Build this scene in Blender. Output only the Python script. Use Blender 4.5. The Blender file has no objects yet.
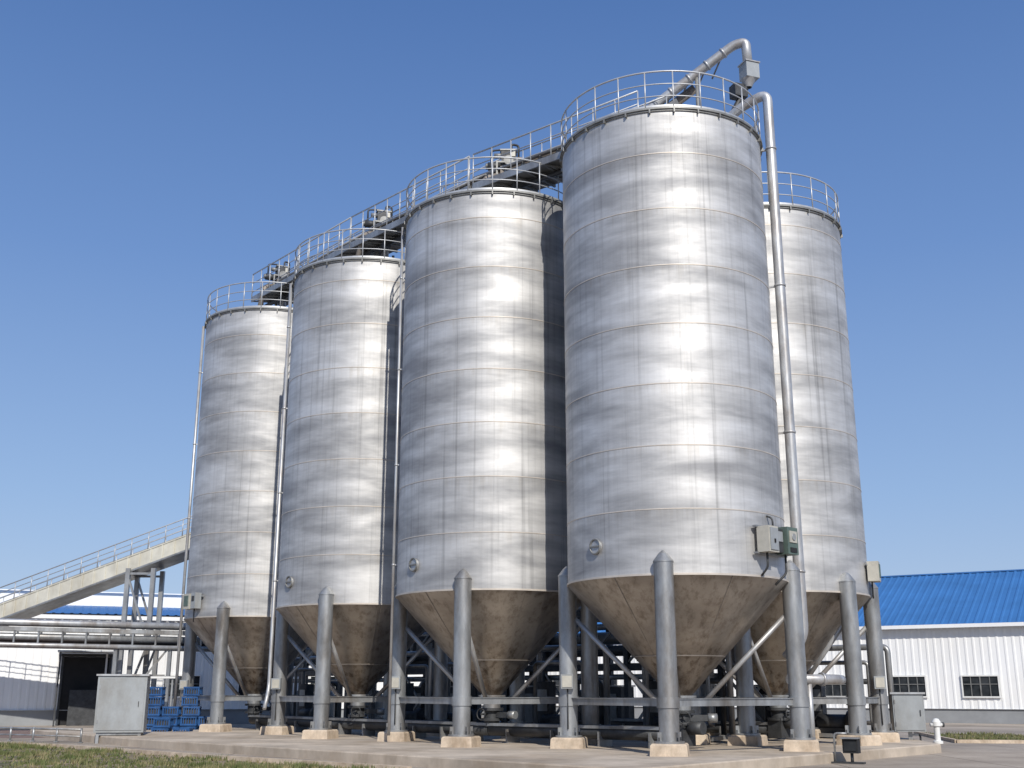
import bpy, math, random
from mathutils import Vector, Matrix
from mathutils import noise as mn
random.seed(7)
sc=bpy.context.scene
col=sc.collection
R=3.0; ZB=4.58
rad=math.radians
SEAM=1.66

# ---------------------------------------------------------------- materials
def new_mat(name):
    m=bpy.data.materials.new(name); m.use_nodes=True
    nt=m.node_tree; b=nt.nodes['Principled BSDF']
    return m,nt,b
def mapped(nt,scale,coord='Object'):
    tc=nt.nodes.new('ShaderNodeTexCoord'); mp=nt.nodes.new('ShaderNodeMapping')
    mp.inputs['Scale'].default_value=scale
    nt.links.new(tc.outputs[coord],mp.inputs['Vector'])
    return mp.outputs['Vector']
def noise(nt,vec,scale=1,detail=6,rough=.6,rnd=False,dist=0):
    n=nt.nodes.new('ShaderNodeTexNoise')
    n.inputs['Scale'].default_value=scale; n.inputs['Detail'].default_value=detail
    n.inputs['Roughness'].default_value=rough; n.inputs['Distortion'].default_value=dist
    if rnd:
        n.noise_dimensions='4D'
        oi=nt.nodes.new('ShaderNodeObjectInfo'); mu=nt.nodes.new('ShaderNodeMath'); mu.operation='MULTIPLY'
        mu.inputs[1].default_value=40
        nt.links.new(oi.outputs['Random'],mu.inputs[0]); nt.links.new(mu.outputs[0],n.inputs['W'])
    nt.links.new(vec,n.inputs['Vector'])
    return n.outputs['Fac']
def ramp(nt,fac,stops):
    r=nt.nodes.new('ShaderNodeValToRGB')
    e=r.color_ramp.elements
    while len(e)<len(stops): e.new(.5)
    for i,(p,c) in enumerate(stops):
        e[i].position=p; e[i].color=(c[0],c[1],c[2],1) if not isinstance(c,(int,float)) else (c,c,c,1)
    nt.links.new(fac,r.inputs['Fac'])
    return r.outputs['Color']
def mul(nt,a,b,f=1.0,mode='MULTIPLY'):
    x=nt.nodes.new('ShaderNodeMix'); x.data_type='RGBA'; x.blend_type=mode
    x.inputs[0].default_value=f
    nt.links.new(a,x.inputs[6]); nt.links.new(b,x.inputs[7])
    return x.outputs[2]
def bump(nt,b,h,strength,dist):
    n=nt.nodes.new('ShaderNodeBump'); n.inputs['Strength'].default_value=strength; n.inputs['Distance'].default_value=dist
    nt.links.new(h,n.inputs['Height']); nt.links.new(n.outputs['Normal'],b.inputs['Normal'])
def simple(name,c,metal=0,rough=.6,var=.25,scale=3,bmp=.15,stretch=(1,1,1),dirt=None):
    m,nt,b=new_mat(name)
    v=mapped(nt,stretch)
    f=noise(nt,v,scale,8,.65,True)
    lo=[x*(1-var) for x in c]; hi=[min(1,x*(1+var)) for x in c]
    cc=ramp(nt,f,[(.3,lo),(.7,hi)])
    if dirt:
        f2=noise(nt,mapped(nt,(1,1,.4)),scale*.35,6,.7,True)
        mk=ramp(nt,f2,[(.45,(1,1,1)),(.68,dirt)])
        cc=mul(nt,cc,mk,.85)
    nt.links.new(cc,b.inputs['Base Color'])
    b.inputs['Metallic'].default_value=metal; b.inputs['Roughness'].default_value=rough
    if bmp: bump(nt,b,f,bmp,.02)
    return m

def silo_metal():
    m,nt,b=new_mat('silo_sheet_steel')
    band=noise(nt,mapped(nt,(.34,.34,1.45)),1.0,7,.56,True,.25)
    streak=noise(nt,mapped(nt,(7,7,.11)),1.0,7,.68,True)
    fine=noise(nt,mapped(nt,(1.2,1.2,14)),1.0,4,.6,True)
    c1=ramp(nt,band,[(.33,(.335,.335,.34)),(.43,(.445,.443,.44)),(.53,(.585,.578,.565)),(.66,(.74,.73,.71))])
    c2=ramp(nt,streak,[(.32,.60),(.45,.93),(.60,1.0)])
    c3=ramp(nt,fine,[(.3,.90),(.7,1.0)])
    tc=nt.nodes.new('ShaderNodeTexCoord')
    br=nt.nodes.new('ShaderNodeTexBrick')
    br.inputs['Scale'].default_value=1; br.inputs['Brick Width'].default_value=math.pi
    br.inputs['Row Height'].default_value=SEAM; br.inputs['Mortar Size'].default_value=.008
    br.inputs['Mortar Smooth'].default_value=.5
    br.inputs['Color1'].default_value=(.96,.96,.96,1); br.inputs['Color2'].default_value=(1,1,1,1)
    br.inputs['Mortar'].default_value=(.90,.88,.85,1)
    nt.links.new(tc.outputs['UV'],br.inputs['Vector'])
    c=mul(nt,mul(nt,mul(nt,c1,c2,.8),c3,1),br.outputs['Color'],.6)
    sx=nt.nodes.new('ShaderNodeSeparateXYZ'); nt.links.new(tc.outputs['UV'],sx.inputs[0])
    dv=nt.nodes.new('ShaderNodeMath'); dv.operation='DIVIDE'; dv.inputs[1].default_value=SEAM
    nt.links.new(sx.outputs['Y'],dv.inputs[0])
    fr=nt.nodes.new('ShaderNodeMath'); fr.operation='FRACT'; nt.links.new(dv.outputs[0],fr.inputs[0])
    st2=noise(nt,mapped(nt,(4.5,4.5,.22)),1.0,6,.72,True)
    ad=nt.nodes.new('ShaderNodeMath'); ad.operation='MULTIPLY'
    nt.links.new(fr.outputs[0],ad.inputs[0]); nt.links.new(st2,ad.inputs[1])
    g=ramp(nt,ad.outputs[0],[(.42,(1,1,1)),(.62,(.74,.69,.62))])
    c=mul(nt,c,g,.45)
    nt.links.new(c,b.inputs['Base Color'])
    b.inputs['Metallic'].default_value=.62
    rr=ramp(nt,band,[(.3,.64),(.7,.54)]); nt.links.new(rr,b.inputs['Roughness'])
    lw=noise(nt,mapped(nt,(.9,.9,1.4)),1.0,2,.5,True)
    bump(nt,b,lw,.08,.03)
    return m
def cone_metal():
    m,nt,b=new_mat('hopper_weathered_steel')
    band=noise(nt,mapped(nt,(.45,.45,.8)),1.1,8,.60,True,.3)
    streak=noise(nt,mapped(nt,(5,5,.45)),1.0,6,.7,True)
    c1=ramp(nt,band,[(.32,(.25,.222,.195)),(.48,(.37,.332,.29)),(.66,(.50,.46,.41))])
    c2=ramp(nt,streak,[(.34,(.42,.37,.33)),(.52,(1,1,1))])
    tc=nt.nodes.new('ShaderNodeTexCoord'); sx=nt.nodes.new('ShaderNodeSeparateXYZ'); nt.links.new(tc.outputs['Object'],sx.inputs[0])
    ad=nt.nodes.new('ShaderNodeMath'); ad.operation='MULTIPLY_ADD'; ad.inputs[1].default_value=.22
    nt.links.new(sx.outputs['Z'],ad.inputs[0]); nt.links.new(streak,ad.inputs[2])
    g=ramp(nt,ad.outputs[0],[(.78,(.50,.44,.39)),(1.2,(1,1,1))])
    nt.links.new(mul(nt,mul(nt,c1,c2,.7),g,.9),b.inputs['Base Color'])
    b.inputs['Metallic'].default_value=.78; b.inputs['Roughness'].default_value=.36
    bump(nt,b,band,.12,.03)
    return m
M={}
M['silo']=silo_metal(); M['cone']=cone_metal()
M['seam']=simple('seam_band',(.56,.505,.44),.4,.5,.2,2,.1)
M['coneseam']=simple('hopper_seam',(.33,.30,.27),.6,.45,.25,2,.1)
M['rim']=simple('rim_steel',(.25,.25,.24),.5,.55,.3,3,.1)
M['galv']=simple('galvanised_steel',(.48,.49,.50),.5,.45,.2,4,.1,(1,1,.4),(.6,.5,.42))
M['leg']=simple('leg_galvanised_steel',(.34,.35,.355),.55,.42,.35,2.5,.2,(1,1,.35),(.52,.43,.35))
M['rail']=simple('rail_steel',(.50,.51,.52),.5,.45,.15,5,0)
M['dark']=simple('dark_machinery',(.06,.062,.065),.4,.55,.4,5,.2)
M['brown']=simple('weathered_conveyor',(.24,.21,.18),.3,.65,.4,2.5,.2)
M['conv']=simple('conveyor_side_sheet',(.60,.585,.51),.1,.6,.15,1.5,.15,dirt=(.75,.7,.62))
M['conc']=simple('platform_concrete',(.47,.40,.32),0,.9,.28,.9,.4,dirt=(.55,.49,.42))
M['pad']=simple('footing_concrete',(.56,.46,.35),0,.9,.25,4,.4,dirt=(.5,.44,.38))
M['white']=simple('white_painted_sheet',(.84,.845,.84),.0,.5,.05,.7,0,(1,1,.2),(.88,.86,.82))
M['blue']=simple('blue_roof_sheet',(.045,.165,.40),.05,.55,.14,.5,0)
M['grey']=simple('grey_wall_base',(.27,.28,.29),0,.85,.15,1,.2)
M['box']=simple('grey_cabinet_paint',(.34,.36,.37),.2,.45,.1,3,.05,dirt=(.75,.7,.64))
M['beige']=simple('beige_box_paint',(.46,.44,.38),.1,.5,.15,4,.05)
M['green']=simple('green_grey_box',(.10,.14,.12),.1,.5,.25,4,.05)
M['bluep']=simple('blue_plastic',(.015,.075,.22),0,.5,.4,4,.1)
M['wht']=simple('white_enamel',(.75,.75,.73),0,.5,.08,4,.05)
M['black']=simple('black_void',(.015,.015,.016),0,.8,.3,3,0)
m,nt,b=new_mat('window_glass')
f=noise(nt,mapped(nt,(1,1,1)),2,3,.5,True); nt.links.new(ramp(nt,f,[(.3,(.012,.015,.018)),(.7,(.05,.055,.06))]),b.inputs['Base Color']); b.inputs['Roughness'].default_value=.1; M['glass']=m
def ground_mat():
    m,nt,b=new_mat('paved_ground')
    a=noise(nt,mapped(nt,(1,1,1)),.22,9,.68); c=noise(nt,mapped(nt,(1,1,1)),9,5,.7)
    k=mul(nt,ramp(nt,a,[(.36,(.27,.225,.18)),(.5,(.39,.33,.265)),(.64,(.48,.41,.335))]),ramp(nt,c,[(.3,.75),(.7,1.0)]),.8)
    br=nt.nodes.new('ShaderNodeTexBrick'); br.offset=0
    br.inputs['Scale'].default_value=1; br.inputs['Brick Width'].default_value=4; br.inputs['Row Height'].default_value=4; br.inputs['Mortar Size'].default_value=.03
    br.inputs['Color1'].default_value=(.88,.88,.88,1); br.inputs['Color2'].default_value=(1,1,1,1); br.inputs['Mortar'].default_value=(.4,.38,.35,1)
    nt.links.new(mapped(nt,(1,1,1)),br.inputs['Vector'])
    k=mul(nt,k,br.outputs['Color'],.9)
    nt.links.new(k,b.inputs['Base Color']); b.inputs['Roughness'].default_value=.92; bump(nt,b,c,.3,.02); return m
def soil_mat():
    m,nt,b=new_mat('grassy_soil')
    a=noise(nt,mapped(nt,(1,1,1)),.6,8,.7); c=noise(nt,mapped(nt,(1,1,1)),14,5,.7)
    k=mul(nt,ramp(nt,a,[(.38,(.10,.105,.045)),(.46,(.18,.155,.09)),(.54,(.33,.255,.17))]),ramp(nt,c,[(.3,.55),(.7,1.0)]),.9)
    nt.links.new(k,b.inputs['Base Color']); b.inputs['Roughness'].default_value=.95; bump(nt,b,c,.6,.04); return m
M['ground']=ground_mat(); M['soil']=soil_mat()
M['road']=simple('road_surface',(.19,.13,.11),0,.9,.2,1.1,.3)
m,nt,b=new_mat('grass_blades')
f=noise(nt,mapped(nt,(1,1,1)),1.4,5,.7)
nt.links.new(ramp(nt,f,[(.35,(.07,.10,.025)),(.50,(.13,.145,.05)),(.60,(.28,.235,.125))]),b.inputs['Base Color'])
b.inputs['Roughness'].default_value=.8; M['grass']=m

# ---------------------------------------------------------------- mesh builder
class MB:
    def __init__(s): s.v=[];s.f=[];s.m=[];s.sm=[];s.mats=[];s.uv={}
    def mi(s,k):
        if k not in s.mats: s.mats.append(k)
        return s.mats.index(k)
    def face(s,idx,k,smooth=False,uv=None):
        s.f.append(idx); s.m.append(s.mi(k)); s.sm.append(smooth)
        if uv: s.uv[len(s.f)-1]=uv
    def box(s,c,size,k,rz=0):
        c=Vector(c); hx,hy,hz=[x/2 for x in size]; n=len(s.v); ro=Matrix.Rotation(rz,3,'Z')
        for x,y,z in [(-1,-1,-1),(1,-1,-1),(1,1,-1),(-1,1,-1),(-1,-1,1),(1,-1,1),(1,1,1),(-1,1,1)]:
            s.v.append(c+ro@Vector((x*hx,y*hy,z*hz)))
        for q in [(0,3,2,1),(4,5,6,7),(0,1,5,4),(1,2,6,5),(2,3,7,6),(3,0,4,7)]:
            s.face([n+i for i in q],k)
    def beam(s,p0,p1,w,h,k):
        p0=Vector(p0);p1=Vector(p1);d=(p1-p0).normalized()
        up=Vector((0,0,1)) if abs(d.z)<.98 else Vector((0,1,0))
        a=d.cross(up).normalized(); u=a.cross(d).normalized(); n=len(s.v)
        for p in (p0,p1):
            for x,y in [(-1,-1),(1,-1),(1,1),(-1,1)]: s.v.append(p+a*x*w/2+u*y*h/2)
        for q in [(0,1,2,3),(7,6,5,4),(0,4,5,1),(1,5,6,2),(2,6,7,3),(3,7,4,0)]: s.face([n+i for i in q],k)
    def tube(s,pts,r,k,seg=10,closed=False,caps=True):
        pts=[Vector(p) for p in pts]; N=len(pts); n=len(s.v); prev=None
        for i,p in enumerate(pts):
            if closed: t=(pts[(i+1)%N]-pts[i-1])
            else: t=pts[min(i+1,N-1)]-pts[max(i-1,0)]
            t.normalize()
            if prev is None:
                up=Vector((0,0,1)) if abs(t.z)<.9 else Vector((1,0,0)); a=t.cross(up).normalized()
            else:
                a=(prev-t*prev.dot(t)).normalized()
            prev=a; bb=t.cross(a)
            for j in range(seg):
                w=2*math.pi*j/seg; s.v.append(p+(a*math.cos(w)+bb*math.sin(w))*r)
        M_=N if closed else N-1
        for i in range(M_):
            i2=(i+1)%N
            for j in range(seg):
                j2=(j+1)%seg
                s.face([n+i*seg+j,n+i*seg+j2,n+i2*seg+j2,n+i2*seg+j],k,True)
        if caps and not closed:
            s.face([n+j for j in range(seg)][::-1],k); s.face([n+(N-1)*seg+j for j in range(seg)],k)
    def lathe(s,prof,k,seg=64,c=(0,0),smooth=True,uvR=None,z0=0):
        for (r0,za),(r1,zb) in zip(prof[:-1],prof[1:]):
            n=len(s.v)
            for j in range(seg):
                w=math.pi/2+2*math.pi*j/seg
                s.v.append(Vector((c[0]+r0*math.cos(w),c[1]+r0*math.sin(w),za)))
                s.v.append(Vector((c[0]+r1*math.cos(w),c[1]+r1*math.sin(w),zb)))
            for j in range(seg):
                j2=(j+1)%seg
                uv=None
                if uvR:
                    u0=uvR*2*math.pi*j/seg; u1=uvR*2*math.pi*(j+1)/seg
                    uv=[(u0,za-z0),(u1,za-z0),(u1,zb-z0),(u0,zb-z0)]
                s.face([n+2*j,n+2*j2,n+2*j2+1,n+2*j+1],k,smooth,uv)
    def mesh(s,name):
        me=bpy.data.meshes.new(name); me.from_pydata([tuple(v) for v in s.v],[],s.f)
        for k in s.mats: me.materials.append(M[k])
        me.polygons.foreach_set('material_index',s.m); me.polygons.foreach_set('use_smooth',s.sm)
        if s.uv:
            ul=me.uv_layers.new(name='UVMap')
            for fi,uv in s.uv.items():
                for li,u in zip(me.polygons[fi].loop_indices,uv): ul.data[li].uv=u
        me.update(); return me
def fillet(pts,r,n=6):
    pts=[Vector(p) for p in pts]; out=[pts[0]]
    for i in range(1,len(pts)-1):
        a=(pts[i-1]-pts[i]); b=(pts[i+1]-pts[i]); ra=min(r,a.length*.45,b.length*.45)
        A=pts[i]+a.normalized()*ra; B=pts[i]+b.normalized()*ra
        for j in range(n+1):
            t=j/n; out.append(A*(1-t)**2+pts[i]*2*t*(1-t)+B*t*t)
    out.append(pts[-1]); return out
def obj(name,data,loc=(0,0,0),rz=0,parent=None):
    o=bpy.data.objects.new(name,data); o.location=loc; o.rotation_euler=(0,0,rz)
    if parent: o.parent=parent
    col.objects.link(o); return o
def thing(name,label,cat,loc=(0,0,0),rz=0,group=None,data=None):
    o=obj(name,data,loc,rz); o['label']=label; o['category']=cat
    if data is None: o.empty_display_size=.5
    if group: o['group']=group
    return o
def structure(name,me,loc=(0,0,0)):
    o=obj(name,me,loc); o['kind']='structure'; return o
def handrail(mb,pts,h,k='rail',sp=1.0,rails=(1,.62,.25),r=.02):
    pts=[Vector(p) for p in pts]
    for f in rails: mb.tube([p+Vector((0,0,h*f)) for p in pts],r*(1.2 if f==1 else .8),k,6)
    for a,b in zip(pts[:-1],pts[1:]):
        n=max(1,round((b-a).length/sp))
        for i in range(n+1):
            p=a.lerp(b,i/n); mb.tube([p,p+Vector((0,0,h))],r,k,6)
u=Vector((0,0,1))

# ---------------------------------------------------------------- silo parts (local: z up, origin on platform)
PZ=.25
zb=ZB-PZ
def dirv(a,r=1,z=0):
    a=rad(a); return Vector((math.sin(a)*r,-math.cos(a)*r,z))
def mk_shell(zt):
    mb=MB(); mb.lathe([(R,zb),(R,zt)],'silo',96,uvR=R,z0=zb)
    i=1
    while zb+SEAM*i<zt-.4:
        z=zb+SEAM*i; mb.lathe([(R,z-.016),(R+.010,z-.012),(R+.010,z+.012),(R,z+.016)],'seam',96); i+=1
    mb.lathe([(R,zb-.02),(R+.03,zb-.02),(R+.03,zb+.03),(R,zb+.03)],'seam',96)
    return mb.mesh('shell')
def mk_rim(zt):
    mb=MB()
    mb.lathe([(R,zt-.07),(R+.04,zt-.07),(R+.04,zt-.02),(R+.08,zt-.02),(R+.08,zt+.04),(R-.3,zt+.04)],'rim',96)
    for i in range(28):
        p=dirv(i*360/28,R+.05,zt-.08); mb.box(p,(.04,.09,.11),'rim',rad(i*360/28))
    return mb.mesh('rim')
def mk_roof(zt):
    mb=MB(); mb.lathe([(R-.25,zt+.03),(.5,zt+.45),(.5,zt+.7),(.0,zt+.7)],'galv',64); return mb.mesh('roof')
def mk_hopper():
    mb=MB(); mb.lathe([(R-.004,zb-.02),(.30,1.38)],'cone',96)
    mb.lathe([(.30,1.38),(.42,1.38),(.42,1.32),(.26,1.32),(.26,1.0)],'leg',32)
    for i in range(6):
        a=i*60+20; mb.beam(dirv(a,R,zb-.03),dirv(a,.31,1.40),.014,.006,'coneseam')
    z=2.4; rr=.30+(R-.30)*(z-1.38)/(zb-1.4)
    mb.lathe([(rr-.02,z-.02),(rr+.008,z-.02),(rr+.020,z+.010),(rr-.0,z+.010)],'coneseam',96)
    return mb.mesh('hopper')
def mk_leg():
    mb=MB(); r=.25; h=4.62
    mb.lathe([(r,.30),(r,h),(r+.012,h),(r+.012,h+.03),(.12,h+.22),(.03,h+.30),(0,h+.30)],'leg',24)
    mb.lathe([(r,.34),(.37,.33),(.37,.28),(0,.28)],'leg',24)
    mb.lathe([(r,1.1),(r+.03,1.1),(r+.03,1.35),(r,1.35)],'leg',24)
    for i in range(4):
        a=i*90+45; p=dirv(a,.30,.43); mb.box(p,(.02,.12,.22),'leg',rad(a))
        mb.box(dirv(a,.33,.37),(.04,.04,.1),'dark',rad(a))
    mb.box((0,.18,4.45),(.3,.2,.3),'leg')
    return mb.mesh('leg')
def mk_pad():
    mb=MB(); n=len(mb.v)
    b,t=.45,.40
    for z,s in ((0,b),(.24,b-.015),(.28,t)):
        for x,y in [(-1,-1),(1,-1),(1,1),(-1,1)]: mb.v.append(Vector((x*s,y*s,z)))
    for l in range(2):
        for j in range(4):
            mb.face([l*4+j,l*4+(j+1)%4,l*4+4+(j+1)%4,l*4+4+j],'pad')
    mb.face([8,9,10,11],'pad'); return mb.mesh('footing')
def mk_rail(zt):
    mb=MB(); rr=R+.02
    for f,r_ in ((1.18,.026),(.78,.018),(.40,.018)):
        mb.tube([dirv(a*5,rr,zt+f) for a in range(72)],r_,'rail',6,closed=True)
    for i in range(24):
        mb.tube([dirv(i*15,rr,zt),dirv(i*15,rr,zt+1.18)],.022,'rail',6)
    mb.lathe([(rr-.012,zt+.04),(rr-.012,zt+.12),(rr+.012,zt+.12),(rr+.012,zt+.04)],'rail',72)
    return mb.mesh('handrail')
def mk_hatch():
    mb=MB()
    mb.tube([(math.cos(w)*.19,-.06,math.sin(w)*.19) for w in [i*math.pi/12 for i in range(24)]],.026,'rim',8,closed=True)
    n=len(mb.v)
    for y,r_ in ((.05,.19),(-.05,.17)):
        for i in range(24):
            w=i*math.pi/12; mb.v.append(Vector((math.cos(w)*r_,y,math.sin(w)*r_)))
    for i in range(24): mb.face([n+i,n+(i+1)%24,n+24+(i+1)%24,n+24+i],'galv')
    mb.face([n+24+i for i in range(24)],'galv')
    mb.box((.0,-.08,0),(.3,.03,.035),'rim')
    return mb.mesh('inspection_hatch')
def mk_boxes(kind):
    mb=MB()
    if kind==0:
        mb.box((-.42,-.24,0),(.44,.36,.66),'beige'); mb.box((-.42,-.435,0),(.36,.03,.56),'box')
        mb.box((.0,-.2,.0),(.30,.28,.60),'dark'); mb.box((.0,-.35,.1),(.22,.02,.26),'box')
        mb.box((.44,-.25,.02),(.50,.40,.70),'green'); mb.box((.44,-.46,.12),(.34,.03,.30),'beige')
        mb.tube([(.44,-.46,.12),(.44,-.50,.12)],.09,'box',16)
        mb.box((.44,-.46,-.22),(.3,.02,.12),'black')
        mb.box((-.42,-.46,-.05),(.05,.03,.1),'black')
        mb.box((0,-.04,.34),(1.4,.12,.05),'leg'); mb.box((0,-.04,-.34),(1.4,.12,.05),'leg')
        mb.tube(fillet([(-.42,-.2,-.33),(-.42,-.2,-.7),(-.42,.0,-.9)],.1),.03,'dark',8)
        mb.tube(fillet([(.44,-.2,-.33),(.44,-.2,-.8),(.2,.0,-1.1)],.1),.03,'dark',8)
        mb.tube(fillet([(0,-.15,.3),(0,-.15,.6),(.0,.1,.7)],.1),.025,'dark',8)
    else:
        mb.box((-.2,-.2,0),(.42,.34,.6),'beige'); mb.box((.2,-.18,.02),(.3,.28,.62),'box'); mb.box((-.2,-.38,.02),(.28,.02,.4),'green')
        mb.box((.2,-.33,.1),(.16,.02,.2),'dark')
        mb.box((0,-.02,.2),(.9,.06,.04),'leg')
        mb.tube([(0,-.1,-.25),(0,-.1,-.8)],.025,'dark',8)
    return mb.mesh('control_box')
def mk_pipe(elbow,zt,r=.07):
    mb=MB(); pts=[(0,0,1.6),(.5,-.1,.9)] if elbow else [(0,0,.2)]
    mb.tube(fillet([(0,.0,zt-.05)]+pts,.3),r,'galv',12)
    for i in range(4):
        z=zb+1.0+i*3.2; mb.tube([(0,0,z-.03),(0,0,z+.03)],r+.012,'galv',12); mb.box((0,.08,z),(.04,.12,.04),'galv')
    return mb.mesh('drain_pipe')
def mk_valve():
    mb=MB(); mb.lathe([(.0,1.0),(.36,1.0),(.36,.92),(.24,.92),(.24,.7),(.34,.7),(.34,.62),(.22,.62),(.22,.45)],'dark',24)
    mb.box((.45,0,.80),(.5,.16,.16),'dark'); mb.tube([(.7,0,.80),(.95,0,.80)],.12,'leg',14)
    mb.tube([(0,-.25,.82),(0,-.5,.82)],.03,'dark',8)
    mb.tube([(math.cos(w)*.16,-.5,.82+math.sin(w)*.16) for w in [i*math.pi/8 for i in range(16)]],.018,'dark',6,closed=True)
    return mb.mesh('discharge_valve')
SH=dict(hopper=mk_hopper(),leg=mk_leg(),pad=mk_pad(),hatch=mk_hatch(),box0=mk_boxes(0),box1=mk_boxes(1),valve=mk_valve())
silos=[
 dict(p=(4.55,31.4),zt=17.55,legs=[-14,76,166,256],hatch=-51,box=(0,45,5.5),pipe=None,
   label='large silver steel silo with control boxes and thick downpipe beside it'),
 dict(p=(-.62,35.8),zt=17.08,legs=[-15,75,165,255],hatch=-50,box=None,pipe=(0,-86,.045),
   label='tall silver steel silo partly shaded by the neighbouring silo'),
 dict(p=(-5.47,41.4),zt=17.0,legs=[-15,75,165,255],hatch=-48,box=None,pipe=(1,-80,.065),
   label='tall silver steel silo with a bent drainpipe down its side'),
 dict(p=(-10.6,47.9),zt=17.35,legs=[-14,76,166,256],hatch=None,box=(1,-42,5.2),pipe=(0,-77,.06),
   label='silver steel silo ending the row with small beige box'),
 dict(p=(8.3,36.4),zt=16.85,legs=[33,84,150,215,275,330],hatch=None,box=(1,66,5.3),pipe=None,
   label='silver steel silo standing behind the row with grey switch box'),
]
for s in silos:
    zt=s['zt']-PZ
    e=thing('storage_silo',s['label'],'silo',(s['p'][0],s['p'][1],PZ),0,'steel silos standing on the concrete platform')
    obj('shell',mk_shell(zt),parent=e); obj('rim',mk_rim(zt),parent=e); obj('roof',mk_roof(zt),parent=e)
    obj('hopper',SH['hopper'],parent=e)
    obj('handrail',mk_rail(zt),parent=e); obj('discharge_valve',SH['valve'],rz=rad(random.choice([-40,0,30])),parent=e)
    LR=R+.08
    for a in s['legs']:
        l=obj('leg',SH['leg'],dirv(a,LR),rad(a),e); obj('footing',SH['pad'],(0,0,.0),rad(random.uniform(-3,3)),l)
    mb=MB(); n=len(s['legs'])
    for i,a in enumerate(s['legs']):
        b_=s['legs'][(i+1)%n]
        mb.beam(dirv(a,LR,1.22),dirv(b_,LR,1.22),.10,.17,'leg')
        mb.beam(dirv(a,LR,1.31),dirv(b_,LR,1.31),.17,.02,'leg')
        mb.tube([dirv(a,LR-.1,3.55),dirv(a,.55,1.15)],.07,'galv',10)
    obj('brace_frame',mb.mesh('brace_frame'),parent=e)
    if s['hatch']: obj('inspection_hatch',SH['hatch'],dirv(s['hatch'],R,5.4-PZ),rad(s['hatch']),e)
    if s['box']:
        k,a,z=s['box']; obj('control_box',SH['box%d'%k],dirv(a,R+.02,z-PZ),rad(a),e)
    if s['pipe']:
        k,a,r_=s['pipe']; obj('drain_pipe',mk_pipe(k,zt,r_),dirv(a,R+.12),rad(a),e)
    mb=MB(); mb.box((0,-.34,1.75),(.34,.16,.38),'box'); mb.box((0,-.43,1.75),(.26,.02,.3),'beige'); mb.tube([(0,-.28,1.56),(0,-.28,.5)],.02,'dark',6)
    a=s['legs'][-1 if len(s['legs'])==4 else 1]
    obj('junction_box',mb.mesh('junction_box'),dirv(a,LR),rad(-8),e)

# ---------------------------------------------------------------- top conveyor gallery
P=[Vector((s['p'][0],s['p'][1],0)) for s in silos[:4]]
gz=18.35
g=thing('conveyor_gallery','weathered conveyor walkway with handrails linking the silo tops','conveyor',(0,0,gz))
mb=MB(); hr=MB(); off=Vector((.1,.3,0))
line=[p+off for p in P]; line[3]=line[3]+(line[3]-line[2]).normalized()*.4
line[3].z=.45; line[2].z=.25; line[1].z=.05; line[0].z=-.05
for a,b_ in zip(line[:-1],line[1:]):
    mb.beam(a+u*.36,b_+u*.36,.8,.80,'brown')
    mb.beam(a+u*.78,b_+u*.78,.92,.05,'leg')
    d=(b_-a).normalized(); sd=Vector((d.y,-d.x,0)).normalized()
    if sd.y>0: sd=-sd
    w0=a+sd*.85; w1=b_+sd*.85
    mb.beam(w0,w1,.8,.06,'rim')
    for q in (-.4,.4):
        mb.beam(w0+sd*q-u*.06,w1+sd*q-u*.06,.05,.24,'leg')
    mb.tube([a+sd*.55-u*.22,b_+sd*.55-u*.22],.09,'dark',8); mb.tube([a+sd*.52+u*.72,b_+sd*.52+u*.72],.05,'galv',8)
    n=9
    for i in range(n):
        p=a.lerp(b_,i/n); q=a.lerp(b_,(i+1)/n)
        mb.beam(p-u*.12-sd*.3,q-u*.12+sd*1.2,.05,.05,'rim')
        mb.beam(p-u*.1+sd*1.25,p-u*.1-sd*.4,.06,.1,'rim')
        mb.beam(p+sd*.42-u*.02,p+sd*.42+u*.76,.07,.06,'leg')
        mb.beam(p+sd*.42+u*.02,q+sd*.42+u*.72,.04,.04,'rim')
        if i%3==1: mb.box(tuple(p+sd*.7-u*.32),(.3,.25,.28),'dark',i*.5)
    handrail(hr,[w0+sd*.4,w1+sd*.4],1.15,sp=.85,r=.024); handrail(hr,[a-sd*.4+u*.8,b_-sd*.4+u*.8],.9,sp=.9,r=.022)
for p,l in zip(P,line):
    for q in ((-.35,.2),(.6,.4),(.1,-.6),(-.6,-.3)): mb.box((l.x+q[0],l.y+q[1],l.z-.55),(.1,.1,1.1),'rim')
obj('deck',mb.mesh('deck'),parent=g); obj('handrail',hr.mesh('handrail'),parent=g)
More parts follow.
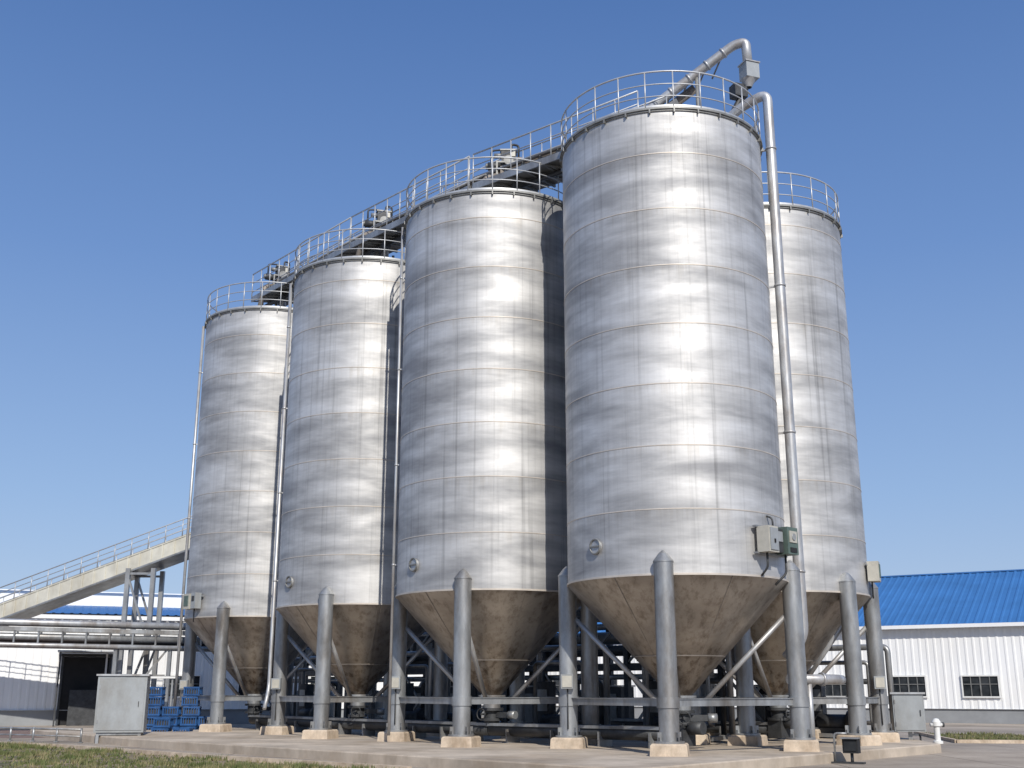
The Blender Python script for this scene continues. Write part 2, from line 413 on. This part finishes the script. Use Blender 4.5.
for i,p in enumerate(P[1:]):
    mb=MB(); mb.box((0,0,.9),(.5,.45,.9),'dark'); mb.box((0,0,1.38),(.58,.5,.05),'rim')
    mb.tube([(0,-.24,.95),(0,-.32,.95)],.17,'rim',14); mb.box((.36,-.05,.95),(.2,.26,.34),'brown')
    mb.tube([(-.25,0,.85),(-.72,0,.85)],.15,'dark',14); mb.tube([(-.72,0,.85),(-.80,0,.85)],.11,'rim',12); mb.tube([(-.2,-.1,1.2),(-.5,-.1,1.2)],.09,'rim',12)
    mb.tube([(.1,-.1,.5),(.1,-.1,-.7)],.15,'leg',12); mb.tube(fillet([(-.35,-.2,.4),(-.8,-.4,.2),(-1.0,-.5,-.8)],.2),.11,'brown',12)
    mb.tube(fillet([(.1,0,1.35),(.1,0,1.7),(.35,.1,1.7),(.35,.1,1.1)],.1),.04,'dark',8)
    mb.tube(fillet([(-.15,.1,1.35),(-.15,.1,1.55),(-.6,.1,1.5),(-.6,.1,.9)],.1),.035,'dark',8)
    mb.box((-.1,-.33,.5),(.36,.2,.32),'brown'); mb.box((.16,-.25,1.2),(.14,.08,.2),'beige')
    for x in (-.4,.5): mb.box((x,-.3,.35),(.06,.06,1.1),'rim')
    mb.box((.05,-.3,.88),(.96,.05,.06),'rim')
    obj('drive_housing',mb.mesh('drive_housing'),(p.x+(.5,.35,.15)[i],p.y-.1,line[i+1].z+.12),rad((0,15,25)[i]),g)
# overhead spout above near silo + downpipe
mb=MB()
s0=Vector((2.0,33.6,18.8)); s1=Vector((4.3,32.6,19.75)); s2=Vector((7.05,31.55,21.55))
mb.tube(fillet([s0,s1,s2,(7.4,31.42,21.57),(7.42,31.40,20.75)],.3,8),.15,'galv',18)
mb.tube([(2.0,34.1,18.6),(4.3,33.1,19.5),(5.9,32.4,20.5)],.15,'brown',14)
mb.beam((2.2,33.8,18.3),(5.4,32.4,19.9),.6,.22,'rim')
for t in (.12,.3,.5,.7,.88):
    p=s1.lerp(s2,t); d=(s2-s1).normalized()
    mb.tube([p-d*.03,p+d*.03],.18,'galv',18)
    mb.tube([p,(p.x-.25,p.y+.7,p.z-.5)],.03,'rim',6)
mb.tube([(4.4,32.5,17.7),(4.4,32.5,19.7)],.06,'rim',8); mb.tube([(5.9,32.0,17.6),(5.9,32.0,20.7)],.06,'rim',8)
mb.tube([(4.4,32.5,19.0),(5.9,32.0,17.8)],.04,'rim',8)
o=thing('overhead_spout','galvanised inclined spout pipe above the silo handrail','pipe')
obj('spout_pipe',mb.mesh('spout_pipe'),parent=o)
mb=MB(); mb.box((7.45,31.40,20.48),(.46,.44,.52),'box',rad(20)); mb.box((7.45,31.40,20.76),(.52,.5,.04),'galv',rad(20))
mb.lathe([(.24,20.22),(.10,19.95)],'galv',16,c=(7.40,31.40)); mb.box((7.1,31.5,19.85),(.45,.36,.42),'dark',rad(20))
mb.tube([(7.35,31.42,20.0),(6.8,31.6,19.0),(6.3,31.6,17.6)],.09,'dark',10)
obj('transfer_box',mb.mesh('transfer_box'),parent=o)
mb=MB()
mb.tube(fillet([(6.5,31.9,18.8),(7.1,31.4,19.25),(7.85,30.95,19.5),(7.85,30.95,3.15),(7.35,30.9,2.6)],.32,8),.15,'galv',20)
for z in (17.6,13.2,8.8,4.9):
    mb.tube([(7.85,30.95,z-.03),(7.85,30.95,z+.03)],.17,'galv',20); mb.beam((7.85,30.95,z),(7.45,31.15,z),.05,.05,'galv')
o=thing('downpipe','thick galvanised downpipe running down beside the silo','pipe')
obj('pipe_run',mb.mesh('pipe_run'),parent=o)
mb=MB(); mb.tube(fillet([(7.3,30.6,2.05),(8.8,31.3,2.05),(9.2,32.4,2.05)],.3),.13,'galv',16)
mb.tube([(7.9,30.9,2.1),(7.9,30.9,.25)],.08,'galv',12)
for x in (7.5,8.3): mb.tube([(x-.03,30.6+(x-7.3)*.467,2.05),(x+.03,30.63+(x-7.3)*.467,2.05)],.18,'galv',16)
obj('lower_branch',mb.mesh('lower_branch'),parent=o)

# ---------------------------------------------------------------- discharge conveyors beneath
sm=MB(); sm.box((0,0,.1),(.5,.08,.2),'leg',.7); sm.box((0,0,.29),(.54,.05,.22),'leg',.7); SUP=sm.mesh('support')
def trough(pts,label):
    e=thing('screw_conveyor',label,'conveyor',(0,0,PZ),group='screw conveyors under the silos')
    mb=MB()
    for a,b_ in zip(pts[:-1],pts[1:]):
        a=Vector(a);b_=Vector(b_); mb.tube([a+u*.38,b_+u*.38],.2,'dark',14); mb.beam(a+u*.52,b_+u*.52,.46,.08,'leg')
        n=int((b_-a).length/1.7)
        for i in range(n+1):
            p=a.lerp(b_,(i+.5)/(n+1)); obj('support',SUP,(p.x,p.y,0),0,e)
    obj('trough',mb.mesh('trough'),parent=e)
    mb=MB(); a=Vector(pts[-1]); mb.tube([a+Vector((.1,-.1,.55)),a+Vector((.5,-.45,.55))],.17,'dark',16); mb.box((a.x,a.y,.4),(.5,.5,.6),'dark',.7)
    obj('drive_motor',mb.mesh('drive_motor'),parent=e)
trough([tuple(P[3][:2])+(0,),tuple(P[2][:2])+(0,),tuple(P[1][:2])+(0,),tuple(P[0][:2])+(0,)],'dark screw conveyor trough beneath the silo hoppers')
trough([(3.6,41.6,0),(8.3,36.4,0)],'short dark screw conveyor beneath the rear silo')
def skid(loc,rz):
    e=thing('pump_skid','dark pump and pipework skid beneath the silos','pump',loc,rz,'pump skids under the silos')
    mb=MB(); mb.box((0,0,.1),(2.2,1.0,.12),'leg'); mb.tube([(-.9,0,.5),(.1,0,.5)],.26,'dark',18); mb.tube([(.1,0,.5),(.4,0,.5)],.38,'dark',18)
    mb.box((-.4,0,.22),(.9,.5,.2),'dark'); obj('pump',mb.mesh('pump'),parent=e)
    mb=MB(); mb.tube(fillet([(.3,0,.8),(.3,0,1.8),(1.2,.3,1.8),(1.2,.3,.2)],.2),.09,'dark',12); mb.tube(fillet([(.4,0,.5),(1.0,0,.5),(1.0,-.4,.5),(1.0,-.4,2.4),(-1,-.4,2.4),(-1,-.4,.1)],.15),.07,'leg',12)
    mb.tube(fillet([(-1.3,.2,.1),(-1.3,.2,2.9),(1.5,.2,2.9),(1.5,.2,.1)],.2),.1,'leg',12)
    obj('pipework',mb.mesh('pipework'),parent=e)
    mb=MB(); mb.box((-1.0,.2,1.0),(.5,.4,1.6),'dark'); mb.box((-1.0,-.02,1.2),(.4,.03,.7),'leg'); obj('control_panel',mb.mesh('control_panel'),parent=e)
for l,r_ in [((1.8,38.6,PZ),-.7),((-3.6,44.6,PZ),-.8),((-8.6,51,PZ),-.8),((5.3,36.3,PZ),-.5),((-1.6,41.5,PZ),.4),((11.0,38.6,PZ),-.6)]: skid(l,r_)

def rack(loc,rz,x0,x1,seed):
    rn=random.Random(seed)
    sh=thing('equipment_rack','dark steel equipment rack with pipes behind the silos','rack',loc,rz,'equipment racks behind the silos')
    mb=MB(); H=4.7
    for x in range(x0,x1+1,2):
        for y in (0,1.6): mb.box((x,y,H/2),(.2,.2,H),'dark')
        for z in (2.6,H-.3): mb.box((x,.8,z),(.14,1.5,.14),'dark')
    for i,x in enumerate(range(x0,x1,2)):
        mb.beam((x,-.02,2.7),(x+2,-.02,H-.2),.08,.08,'rim')
        if i%2==0: mb.beam((x,-.02,.2),(x+2,-.02,2.5),.08,.08,'leg'); mb.beam((x,-.04,2.5),(x+2,-.04,.2),.08,.08,'leg')
    xm=(x0+x1)/2; L=x1-x0+.4
    for y in (0,1.6):
        for z in (2.6,H-.1): mb.box((xm,y,z),(L,.14,.2),'dark')
    mb.box((xm,.8,2.72),(L,1.4,.04),'rim')
    obj('frame',mb.mesh('frame'),parent=sh)
    for y,z,r_,k in ((.3,H+.12,.13,'leg'),(.8,H+.15,.16,'dark'),(.3,3.2,.2,'dark'),(.9,3.7,.24,'rim'),(.2,2.25,.10,'leg'),(.4,4.1,.12,'leg')):
        mb=MB(); mb.tube([(x0-.4,y,z),(x1+.4,y,z)],r_,k,12); obj('pipe',mb.mesh('pipe'),parent=sh)
    mb=MB(); mb.box((0,.6,.95),(1.3,.8,1.9),'dark'); mb.box((0,.18,1.1),(.9,.04,1.1),'rim'); mb.box((0,.6,1.93),(1.4,.9,.05),'leg'); EB=mb.mesh('equipment_box')
    mb=MB(); mb.lathe([(0,.1),(.5,.1),(.55,.3),(.55,1.5),(.35,1.75),(.12,1.8),(.12,2.4)],'rim',20); TB=mb.mesh('vessel')
    for x in range(x0+1,x1,2):
        r_=rn.random()
        if r_<.6: obj('equipment_box',EB,(x+rn.uniform(-.2,.2),0,0),0,sh)
        elif r_<.85: obj('vessel',TB,(x,.8,0),0,sh)
    mb=MB(); mb.box((0,.8,3.4),(1.5,1.1,1.2),'dark'); mb.box((0,.23,3.4),(1.0,.04,.7),'rim'); TP=mb.mesh('upper_housing')
    for x in range(x0+1,x1,2):
        if rn.random()<.55: obj('upper_housing',TP,(x,0,0),0,sh)
rack((2.0,44.5,0),rad(-42),-9,9,3)
rack((-8.0,56.5,0),rad(-46),-8,6,5)

# ---------------------------------------------------------------- warehouses
def corr(mb,p0,ex,ey,L,H,k,period=.32,dep=.04):
    p0=Vector(p0);ex=Vector(ex).normalized();ey=Vector(ey).normalized(); nn=ex.cross(ey)
    xs=[];x=0
    while x<L:
        for f,d in ((0,0),(.55,0),(.68,1),(.87,1)):
            if x+f*period<=L: xs.append((x+f*period,d*dep))
        x+=period
    xs.append((L,0)); n=len(mb.v)
    for x,d in xs:
        q=p0+ex*x+nn*d; mb.v.append(q); mb.v.append(q+ey*H)
    for i in range(len(xs)-1): mb.face([n+2*i,n+2*i+2,n+2*i+3,n+2*i+1],k)
def warehouse(loc,rz,L,D,he,hrdg,label,wins,door=None,vent=False):
    e=thing('warehouse',label,'warehouse',loc,rz)
    mb=MB()
    corr(mb,(0,0,.75),(1,0,0),(0,0,1),L,he-.75,'white',.42,.022)
    for x,sgn in ((0,-1),(L,1)):
        n=len(mb.v)
        for p in [(x,0,.0),(x,D,.0),(x,D,he),(x,D/2,hrdg-.05),(x,0,he)]: mb.v.append(Vector(p))
        mb.face([n,n+1,n+2,n+3,n+4] if sgn>0 else [n+4,n+3,n+2,n+1,n],'white')
    corr(mb,(L,D,0),(-1,0,0),(0,0,1),L,he,'white')
    obj('wall',mb.mesh('wall'),parent=e)
    mb=MB(); mb.box((L/2,.03,.375),(L-.02,.14,.75),'grey'); mb.box((L/2,-.06,.77),(L,.12,.03),'galv'); obj('base_course',mb.mesh('base_course'),parent=e)
    mb=MB(); ang=math.atan2(hrdg-he,D/2); sl=math.hypot(hrdg-he,D/2)
    corr(mb,(-.4,-.45,he-.45*math.tan(ang)+.06),(1,0,0),(0,math.cos(ang),math.sin(ang)),L+.8,sl+.48,'blue',.45,.035)
    corr(mb,(L+.4,D+.45,he-.45*math.tan(ang)+.06),(-1,0,0),(0,-math.cos(ang),math.sin(ang)),L+.8,sl+.48,'blue',.45,.035)
    mb.box((L/2,D/2,hrdg+.06),(L+.8,.5,.08),'blue')
    if vent: mb.box((L/2,D/2+.5,hrdg+.45),(L*.96,1.6,.8),'white'); mb.box((L/2,D/2+.5,hrdg+.88),(L*.97,2.0,.06),'white')
    obj('roof',mb.mesh('roof'),parent=e)
    mb=MB(); mb.box((L/2,-.42,he-.17),(L+.7,.16,.2),'white')
    obj('gutter',mb.mesh('gutter'),parent=e)
    dm=MB(); dm.box((0,-.14,he/2),(.10,.10,he-.4),'white'); dm.box((0,-.26,he-.3),(.10,.34,.10),'white'); dme=dm.mesh('downspout')
    for x in range(3,int(L),12): obj('downspout',dme,(x,0,0),0,e)
    wm=MB(); wm.box((0,-.05,0),(1.9,.02,1.1),'glass'); wme=wm.mesh('window')
    fm=MB()
    for x in (-.97,0,.97): fm.box((x,-.09,0),(.07,.07,1.2),'wht' if abs(x)>.5 else 'rim')
    for x in (-.5,.5): fm.box((x,-.08,0),(.04,.04,1.08),'rim')
    fm.box((0,-.085,.12),(1.8,.04,.04),'rim')
    for z in (-.58,.58): fm.box((0,-.09,z),(2.02,.08,.08),'wht')
    fme=fm.mesh('frame')
    for t in wins:
        w=obj('window',wme,(t,0,2.0),0,e); obj('frame',fme,(0,0,0),0,w)
    if door:
        mb=MB(); mb.box((door,-.06,1.75),(2.3,.06,3.5),'black')
        for x in (-1.2,1.2): mb.box((door+x,-.1,1.8),(.12,.12,3.6),'dark')
        mb.box((door,-.1,3.6),(2.6,.14,.14),'dark')
        obj('door',mb.mesh('door'),parent=e)
        mb=MB(); mb.box((door,-1.2,3.75),(2.9,2.2,.08),'galv'); mb.box((door-1.3,-2.2,1.85),(.08,.08,3.7),'dark'); mb.box((door+1.3,-2.2,1.85),(.08,.08,3.7),'dark')
        mb.box((door,-.7,.9),(1.4,.8,1.8),'dark')
        obj('canopy',mb.mesh('canopy'),parent=e)
    return e
d=Vector((.859,-.513)); warehouse((-3,82.6,0),math.atan2(d.y,d.x),54,18,5.5,9.1,'white corrugated warehouse with a bright blue pitched metal roof',[30.2+3.9*k for k in range(-6,6)])
warehouse((-36,57.3,0),math.atan2(.342,.94),34,18,5.75,6.75,'long white corrugated warehouse with low blue roof and dark doorway',[8.6]+[19.0,23.0,27.0],door=14.0,vent=True)

# ---------------------------------------------------------------- inclined conveyor
c=thing('inclined_conveyor','long inclined belt conveyor with handrails rising to the silos','conveyor')
A=Vector((-29,57,4.0)); B=Vector((-9.5,52.5,10.35))
mb=MB(); mb.beam(A,B,1.5,.66,'conv')
mb.beam(A+u*.37,B+u*.37,1.56,.06,'conv'); mb.beam(A-u*.36,B-u*.36,1.58,.08,'leg')
dd=(B-A).normalized(); sd=(B-A).cross(u).normalized()
if sd.y>0: sd=-sd
n=34
for i in range(n+1):
    p=A.lerp(B,i/n)+sd*.77; mb.beam(p-u*.32,p+u*.32,.06,.05,'conv')
obj('belt_housing',mb.mesh('belt_housing'),parent=c)
mb=MB()
for q,h0 in ((-.78,.4),(.78,.4)): handrail(mb,[A+sd*q+u*h0,B+sd*q+u*h0],.8,sp=.9,r=.024,rails=(1,.66,.33))
obj('handrail',mb.mesh('handrail'),parent=c)
for t in (.585,):
    mb=MB(); p=A.lerp(B,t)
    for q in (-.7,.7):
        for s_ in (-1,1): mb.beam((p.x+.6*s_,p.y+q,p.z-.35),(p.x+.6*s_,p.y+q,0),.2,.2,'leg')
        mb.beam((p.x-.6,p.y+q,.3),(p.x+.6,p.y+q,p.z*.5),.09,.09,'leg')
        mb.beam((p.x+.6,p.y+q,p.z*.5),(p.x-.6,p.y+q,p.z-.7),.09,.09,'leg')
        for z in (p.z*.5,p.z-.6): mb.beam((p.x-.6,p.y+q,z),(p.x+.6,p.y+q,z),.1,.1,'leg')
    for s_ in (-1,1): mb.beam((p.x+.6*s_,p.y-.9,p.z*.5),(p.x+.6*s_,p.y+.9,p.z*.5),.1,.1,'leg')
    obj('trestle',mb.mesh('trestle'),parent=c)

# pipe bridge
c=thing('pipe_bridge','steel lattice pipe bridge carrying two pale pipes','pipe bridge')
A=Vector((-30,47.5,3.75)); B=Vector((-13.2,52.5,3.55)); mb=MB(); dd=(B-A).normalized(); sd=Vector((dd.y,-dd.x,0))
for q in (-.5,.5):
    for z in (0,.7): mb.beam(A+sd*q+u*z,B+sd*q+u*z,.12,.16,'leg')
    n=18
    for i in range(n):
        p=A.lerp(B,i/n)+sd*q; r_=A.lerp(B,(i+1)/n)+sd*q
        mb.beam(p,p+u*.7,.07,.07,'leg')
obj('truss',mb.mesh('truss'),parent=c)
for q,z,r_,k in ((-.3,1.0,.16,'galv'),(.3,.98,.14,'galv'),(.3,.38,.15,'leg'),(-.2,.3,.17,'dark'),(.62,.02,.1,'galv')):
    mb=MB(); mb.tube([A+sd*q+u*z-dd,B+sd*q+u*z+dd*.4],r_,k,14); obj('pipe',mb.mesh('pipe'),parent=c)
mb=MB()
for t in (.74,.87):
    p=A.lerp(B,t)
    for q in (-.5,.5): mb.beam(p+sd*q,Vector((p.x,p.y,0))+sd*q,.16,.16,'leg')
    for k in range(3): mb.beam(Vector((p.x,p.y,k*1.2+.1))-sd*.5,Vector((p.x,p.y,k*1.2+1.1))+sd*.5,.07,.07,'leg')
p=A.lerp(B,.74);q_=A.lerp(B,.87)
mb.beam((p.x,p.y-.5,.4),(q_.x,q_.y-.5,3.5),.09,.09,'leg'); mb.beam((p.x,p.y-.5,2.4),(q_.x,q_.y-.5,2.4),.1,.1,'leg')
obj('column',mb.mesh('column'),parent=c)

# ---------------------------------------------------------------- small things
def cabinet(loc,w,dp,h,leg,label,rz=0,post=False):
    e=thing('utility_cabinet',label,'cabinet',loc,rz)
    mb=MB(); mb.box((0,0,leg+h/2),(w,dp,h),'box'); mb.box((0,0,leg+h+.03),(w+.12,dp+.12,.06),'galv')
    obj('body',mb.mesh('body'),parent=e)
    mb=MB(); mb.box((0,-dp/2-.012,leg+h/2),(w*.92,.024,h*.92),'box'); mb.box((w*.36,-dp/2-.04,leg+h*.5),(.025,.03,.18),'dark')
    for z in (.2,.8): mb.box((-w*.44,-dp/2-.03,leg+h*z),(.04,.02,.12),'leg')
    obj('door',mb.mesh('door'),parent=e)
    mb=MB()
    if post:
        mb.box((0,0,leg/2),(.12,.12,leg),'leg'); mb.box((0,0,.03),(.4,.4,.06),'leg')
        mb.tube(fillet([(.12,0,leg-.1),(.3,0,leg-.1),(.3,0,.15),(.6,0,.0)],.1),.03,'dark',8); mb.box((.1,0,leg-.1),(.3,.08,.06),'leg')
    else:
        for x in (-.42,.42):
            for y in (-.4,.4): mb.box((x*w,y*dp,leg/2),(.1,.1,leg),'leg')
        for y in (-.4,.4): mb.box((0,y*dp,leg-.05),(w*.86,.08,.08),'leg')
        for x in (-.42,.42): mb.box((x*w,0,leg-.06),(.08,dp*.82,.07),'leg')
    obj('support',mb.mesh('support'),parent=e)
cabinet((-13.75,41.2,0),1.65,1.1,1.9,.36,'large pale grey utility cabinet on short legs beside the platform',rad(12))
cabinet((12.75,37.6,0),.95,.5,1.15,.5,'small grey electrical cabinet on post at the platform edge',rad(-14),True)
e=thing('standpipe','small white capped standpipe in the paving','standpipe',(14.7,40.6,0))
mb=MB(); mb.lathe([(.17,0),(.17,.08),(.10,.1),(.10,.55),(.15,.58),(.15,.72),(.08,.82),(0,.84)],'wht',20); obj('body',mb.mesh('body'),parent=e)
mb=MB(); mb.tube([(-.22,0,.62),(.22,0,.62)],.06,'wht',12); mb.tube([(.2,0,.62),(.26,0,.62)],.08,'dark',12); obj('outlet',mb.mesh('outlet'),parent=e)
e=thing('floodlight_box','small black box lamp on a low bent tube stand','lamp',(8.5,29.5,0),rad(-30))
mb=MB(); mb.box((0,0,.42),(.38,.28,.34),'black'); mb.box((0,-.15,.43),(.3,.02,.24),'glass'); mb.box((0,-.06,.61),(.42,.34,.03),'leg'); obj('lamp_head',mb.mesh('lamp_head'),parent=e)
mb=MB(); mb.tube(fillet([(-.42,0,0),(-.42,0,.72),(-.1,0,.72)],.1),.025,'leg',8); mb.tube([(0,0,0),(0,0,.26)],.04,'dark',8); mb.box((-.1,0,.02),(.8,.26,.04),'dark'); obj('stand',mb.mesh('stand'),parent=e)
mb=MB(); w,dp,h=.62,.45,.38
mb.box((0,0,.02),(w,dp,.04),'bluep')
for s_ in (-1,1):
    for z in (.06,.34): mb.box((0,s_*dp/2,z),(w,.05,.06),'bluep'); mb.box((s_*w/2,0,z),(.05,dp,.06),'bluep')
    for x in (-.2,-.1,0,.1,.2): mb.box((x,s_*dp/2,h/2),(.03,.03,h-.1),'bluep')
    for y in (-.12,0,.12): mb.box((s_*w/2,y,h/2),(.03,.03,h-.1),'bluep')
    for t in (-1,1): mb.box((s_*(w/2-.02),t*(dp/2-.02),h/2),(.06,.06,h-.02),'bluep')
mb.box((0,0,.15),(w*.8,dp*.75,.22),'dark')
cr=mb.mesh('crate')
def stack(x0,y0,cols):
    for i,n in enumerate(cols):
        for j in range(n):
            thing('plastic_crate','blue plastic crate stacked beside the silo legs','crate',(x0+i*.72+random.uniform(-.05,.05),y0+i*.1+random.uniform(-.06,.06),.004+j*.385),rad(random.uniform(-6,6)),'stacked blue plastic crates',cr)
stack(-14.4,47.0,[5,3,5,2]); stack(-13.4,45.0,[2,1])
e=thing('work_table','white topped tall steel table beside the crates','table',(-15.4,49.3,0),rad(10))
mb=MB(); mb.box((0,0,2.3),(2.4,1.2,.08),'wht'); obj('top',mb.mesh('top'),parent=e)
mb=MB()
for x in (-1,1):
    for y in (-.5,.5): mb.box((x,y,1.13),(.07,.07,2.26),'leg')
mb.box((0,0,.9),(2.0,1.0,.05),'leg'); obj('frame',mb.mesh('frame'),parent=e)
e=thing('pipe_barrier','low grey pipe barrier along the paved path','barrier')
mb=MB(); a=Vector((-21.5,44.6,0)); b_=Vector((-15.0,40.9,0))
mb.tube([a+u*.45,b_+u*.45],.035,'leg',8); mb.tube([a+u*.22,b_+u*.22],.025,'leg',8); obj('rail',mb.mesh('rail'),parent=e)
pm=MB(); pm.tube([(0,0,0),(0,0,.5)],.04,'leg',8); pm.box((0,0,.02),(.14,.14,.03),'leg'); pme=pm.mesh('post')
for i in range(7): p=a.lerp(b_,i/6); obj('post',pme,p,0,e)

# ---------------------------------------------------------------- ground
def poly(pts,z,k,name):
    mb=MB()
    for p in pts: mb.v.append(Vector((p[0],p[1],z)))
    mb.face(list(range(len(pts))),k); return structure(name,mb.mesh(name))
poly([(-900,-300),(900,-300),(900,1500),(-900,1500)],0,'ground','ground')
poly([(-60,45.2),(-14.5,45.2),(-15.5,56),(-60,50)],.004,'road','road')
grass_poly=[(-40,20),(-1.6,20),(-2.3,26.6),(-7.5,30.9),(-14.5,37.6),(-20,41.0),(-45,41.0)]
poly(grass_poly,.008,'soil','verge')
poly([(15.5,41),(60,33),(60,41),(17,49.5)],.008,'soil','verge')
mb=MB()
kp=[(-2.3,26.6),(-7.5,30.9),(-14.5,37.6),(-20,41.0),(-45,41.0)]
for a,b_ in zip(kp[:-1],kp[1:]): mb.beam((a[0],a[1],.05),(b_[0],b_[1],.05),.14,.13,'pad')
structure('kerb',mb.mesh('kerb'))
mb=MB()
for a,b_ in (((15.5,41),(60,33)),((15.5,41),(17,49.5))): mb.beam((a[0],a[1],.05),(b_[0],b_[1],.05),.14,.13,'pad')
structure('kerb',mb.mesh('kerb'))
pl=[(-12.9,38.9),(2.4,23.6),(12.6,34.6),(13.2,40),(4,49),(-8,59),(-19.5,47.5)]
mb=MB()
ctr=Vector((0,40,0))
for z,sc_ in ((0.0,1.0),(.22,1.0),(.25,.998)):
    for p in pl: q=ctr+(Vector((p[0],p[1],0))-ctr)*sc_; mb.v.append(Vector((q.x,q.y,z)))
N=len(pl)
for l in range(2):
    for j in range(N): mb.face([l*N+j,l*N+(j+1)%N,l*N+N+(j+1)%N,l*N+N+j],'conc')
mb.face([2*N+j for j in range(N)],'conc'); structure('pavement',mb.mesh('pavement'))
def inside(x,y,pts):
    c_=False; j=len(pts)-1
    for i in range(len(pts)):
        if (pts[i][1]>y)!=(pts[j][1]>y) and x<(pts[j][0]-pts[i][0])*(y-pts[i][1])/(pts[j][1]-pts[i][1])+pts[i][0]: c_=not c_
        j=i
    return c_
def grass(pts,n,box,name,thr=.02):
    mb=MB(); k=0
    while k<n:
        x=random.uniform(box[0],box[1]); y=random.uniform(box[2],box[3])
        if not inside(x,y,pts): continue
        k+=1
        dn=mn.noise(Vector((x*.35,y*.35,0)))+.5*mn.noise(Vector((x*1.6,y*1.6,3)))
        if dn<thr and random.random()<.85: continue
        hm=1+max(0,dn)*1.5
        for t in range(4):
            a=random.uniform(0,6.28); h=random.uniform(.03,.12)*hm; w=random.uniform(.012,.03); bx=x+random.uniform(-.07,.07); by=y+random.uniform(-.07,.07)
            i=len(mb.v); le=random.uniform(.0,.08)
            mb.v+= [Vector((bx-math.cos(a)*w,by-math.sin(a)*w,.005)),Vector((bx+math.cos(a)*w,by+math.sin(a)*w,.005)),Vector((bx+math.sin(a)*le,by+math.cos(a)*le,h))]
            mb.face([i,i+1,i+2],'grass')
    o=obj(name,mb.mesh(name)); o['kind']='stuff'; return o
grass(grass_poly,16000,(-21,-2,26,42),'grass',.06)
grass([(15.5,41),(60,33),(60,41),(17,49.5)],6000,(15,34,37,49),'grass',-.1)

# ---------------------------------------------------------------- camera, light, sky
cam=bpy.data.cameras.new('Camera'); co=bpy.data.objects.new('Camera',cam); col.objects.link(co)
co.location=(0,0,1.75); co.rotation_euler=(rad(90+15.3),0,0)
cam.sensor_width=36; cam.lens=1122/1024*36; cam.clip_end=5000; sc.camera=co
AZ=14; EL=38
sv=Vector((math.sin(rad(AZ))*math.cos(rad(EL)),-math.cos(rad(AZ))*math.cos(rad(EL)),math.sin(rad(EL))))
sl=bpy.data.lights.new('Sun','SUN'); sl.energy=4.2; sl.angle=rad(.5); sl.color=(1,.95,.87)
so=bpy.data.objects.new('Sun',sl); col.objects.link(so); so.rotation_euler=sv.to_track_quat('Z','Y').to_euler()
w=bpy.data.worlds.new('World'); sc.world=w; w.use_nodes=True; nt=w.node_tree
sky=nt.nodes.new('ShaderNodeTexSky'); sky.sky_type='NISHITA'; sky.sun_disc=False
sky.sun_elevation=rad(EL); sky.sun_rotation=rad(180-AZ); sky.air_density=1.1; sky.dust_density=.6; sky.ozone_density=2.5
bg=nt.nodes['Background']; bg.inputs['Strength'].default_value=.12
# clear-air gradient by true elevation blended with the physical sky
tc=nt.nodes.new('ShaderNodeTexCoord'); sx=nt.nodes.new('ShaderNodeSeparateXYZ'); nt.links.new(tc.outputs['Generated'],sx.inputs[0])
rp=ramp(nt,sx.outputs['Z'],[(0.0,(.42,.53,.76)),(.16,(.28,.43,.72)),(.36,(.15,.285,.61)),(.56,(.08,.185,.47))])
sc_=nt.nodes.new('ShaderNodeVectorMath'); sc_.operation='SCALE'; sc_.inputs['Scale'].default_value=1/.12
nt.links.new(rp,sc_.inputs[0])
mx=mul(nt,sky.outputs[0],sc_.outputs[0],.8,'MIX')
nt.links.new(mx,bg.inputs['Color'])
sc.view_settings.view_transform='Standard'; sc.view_settings.look='None'; sc.view_settings.exposure=0
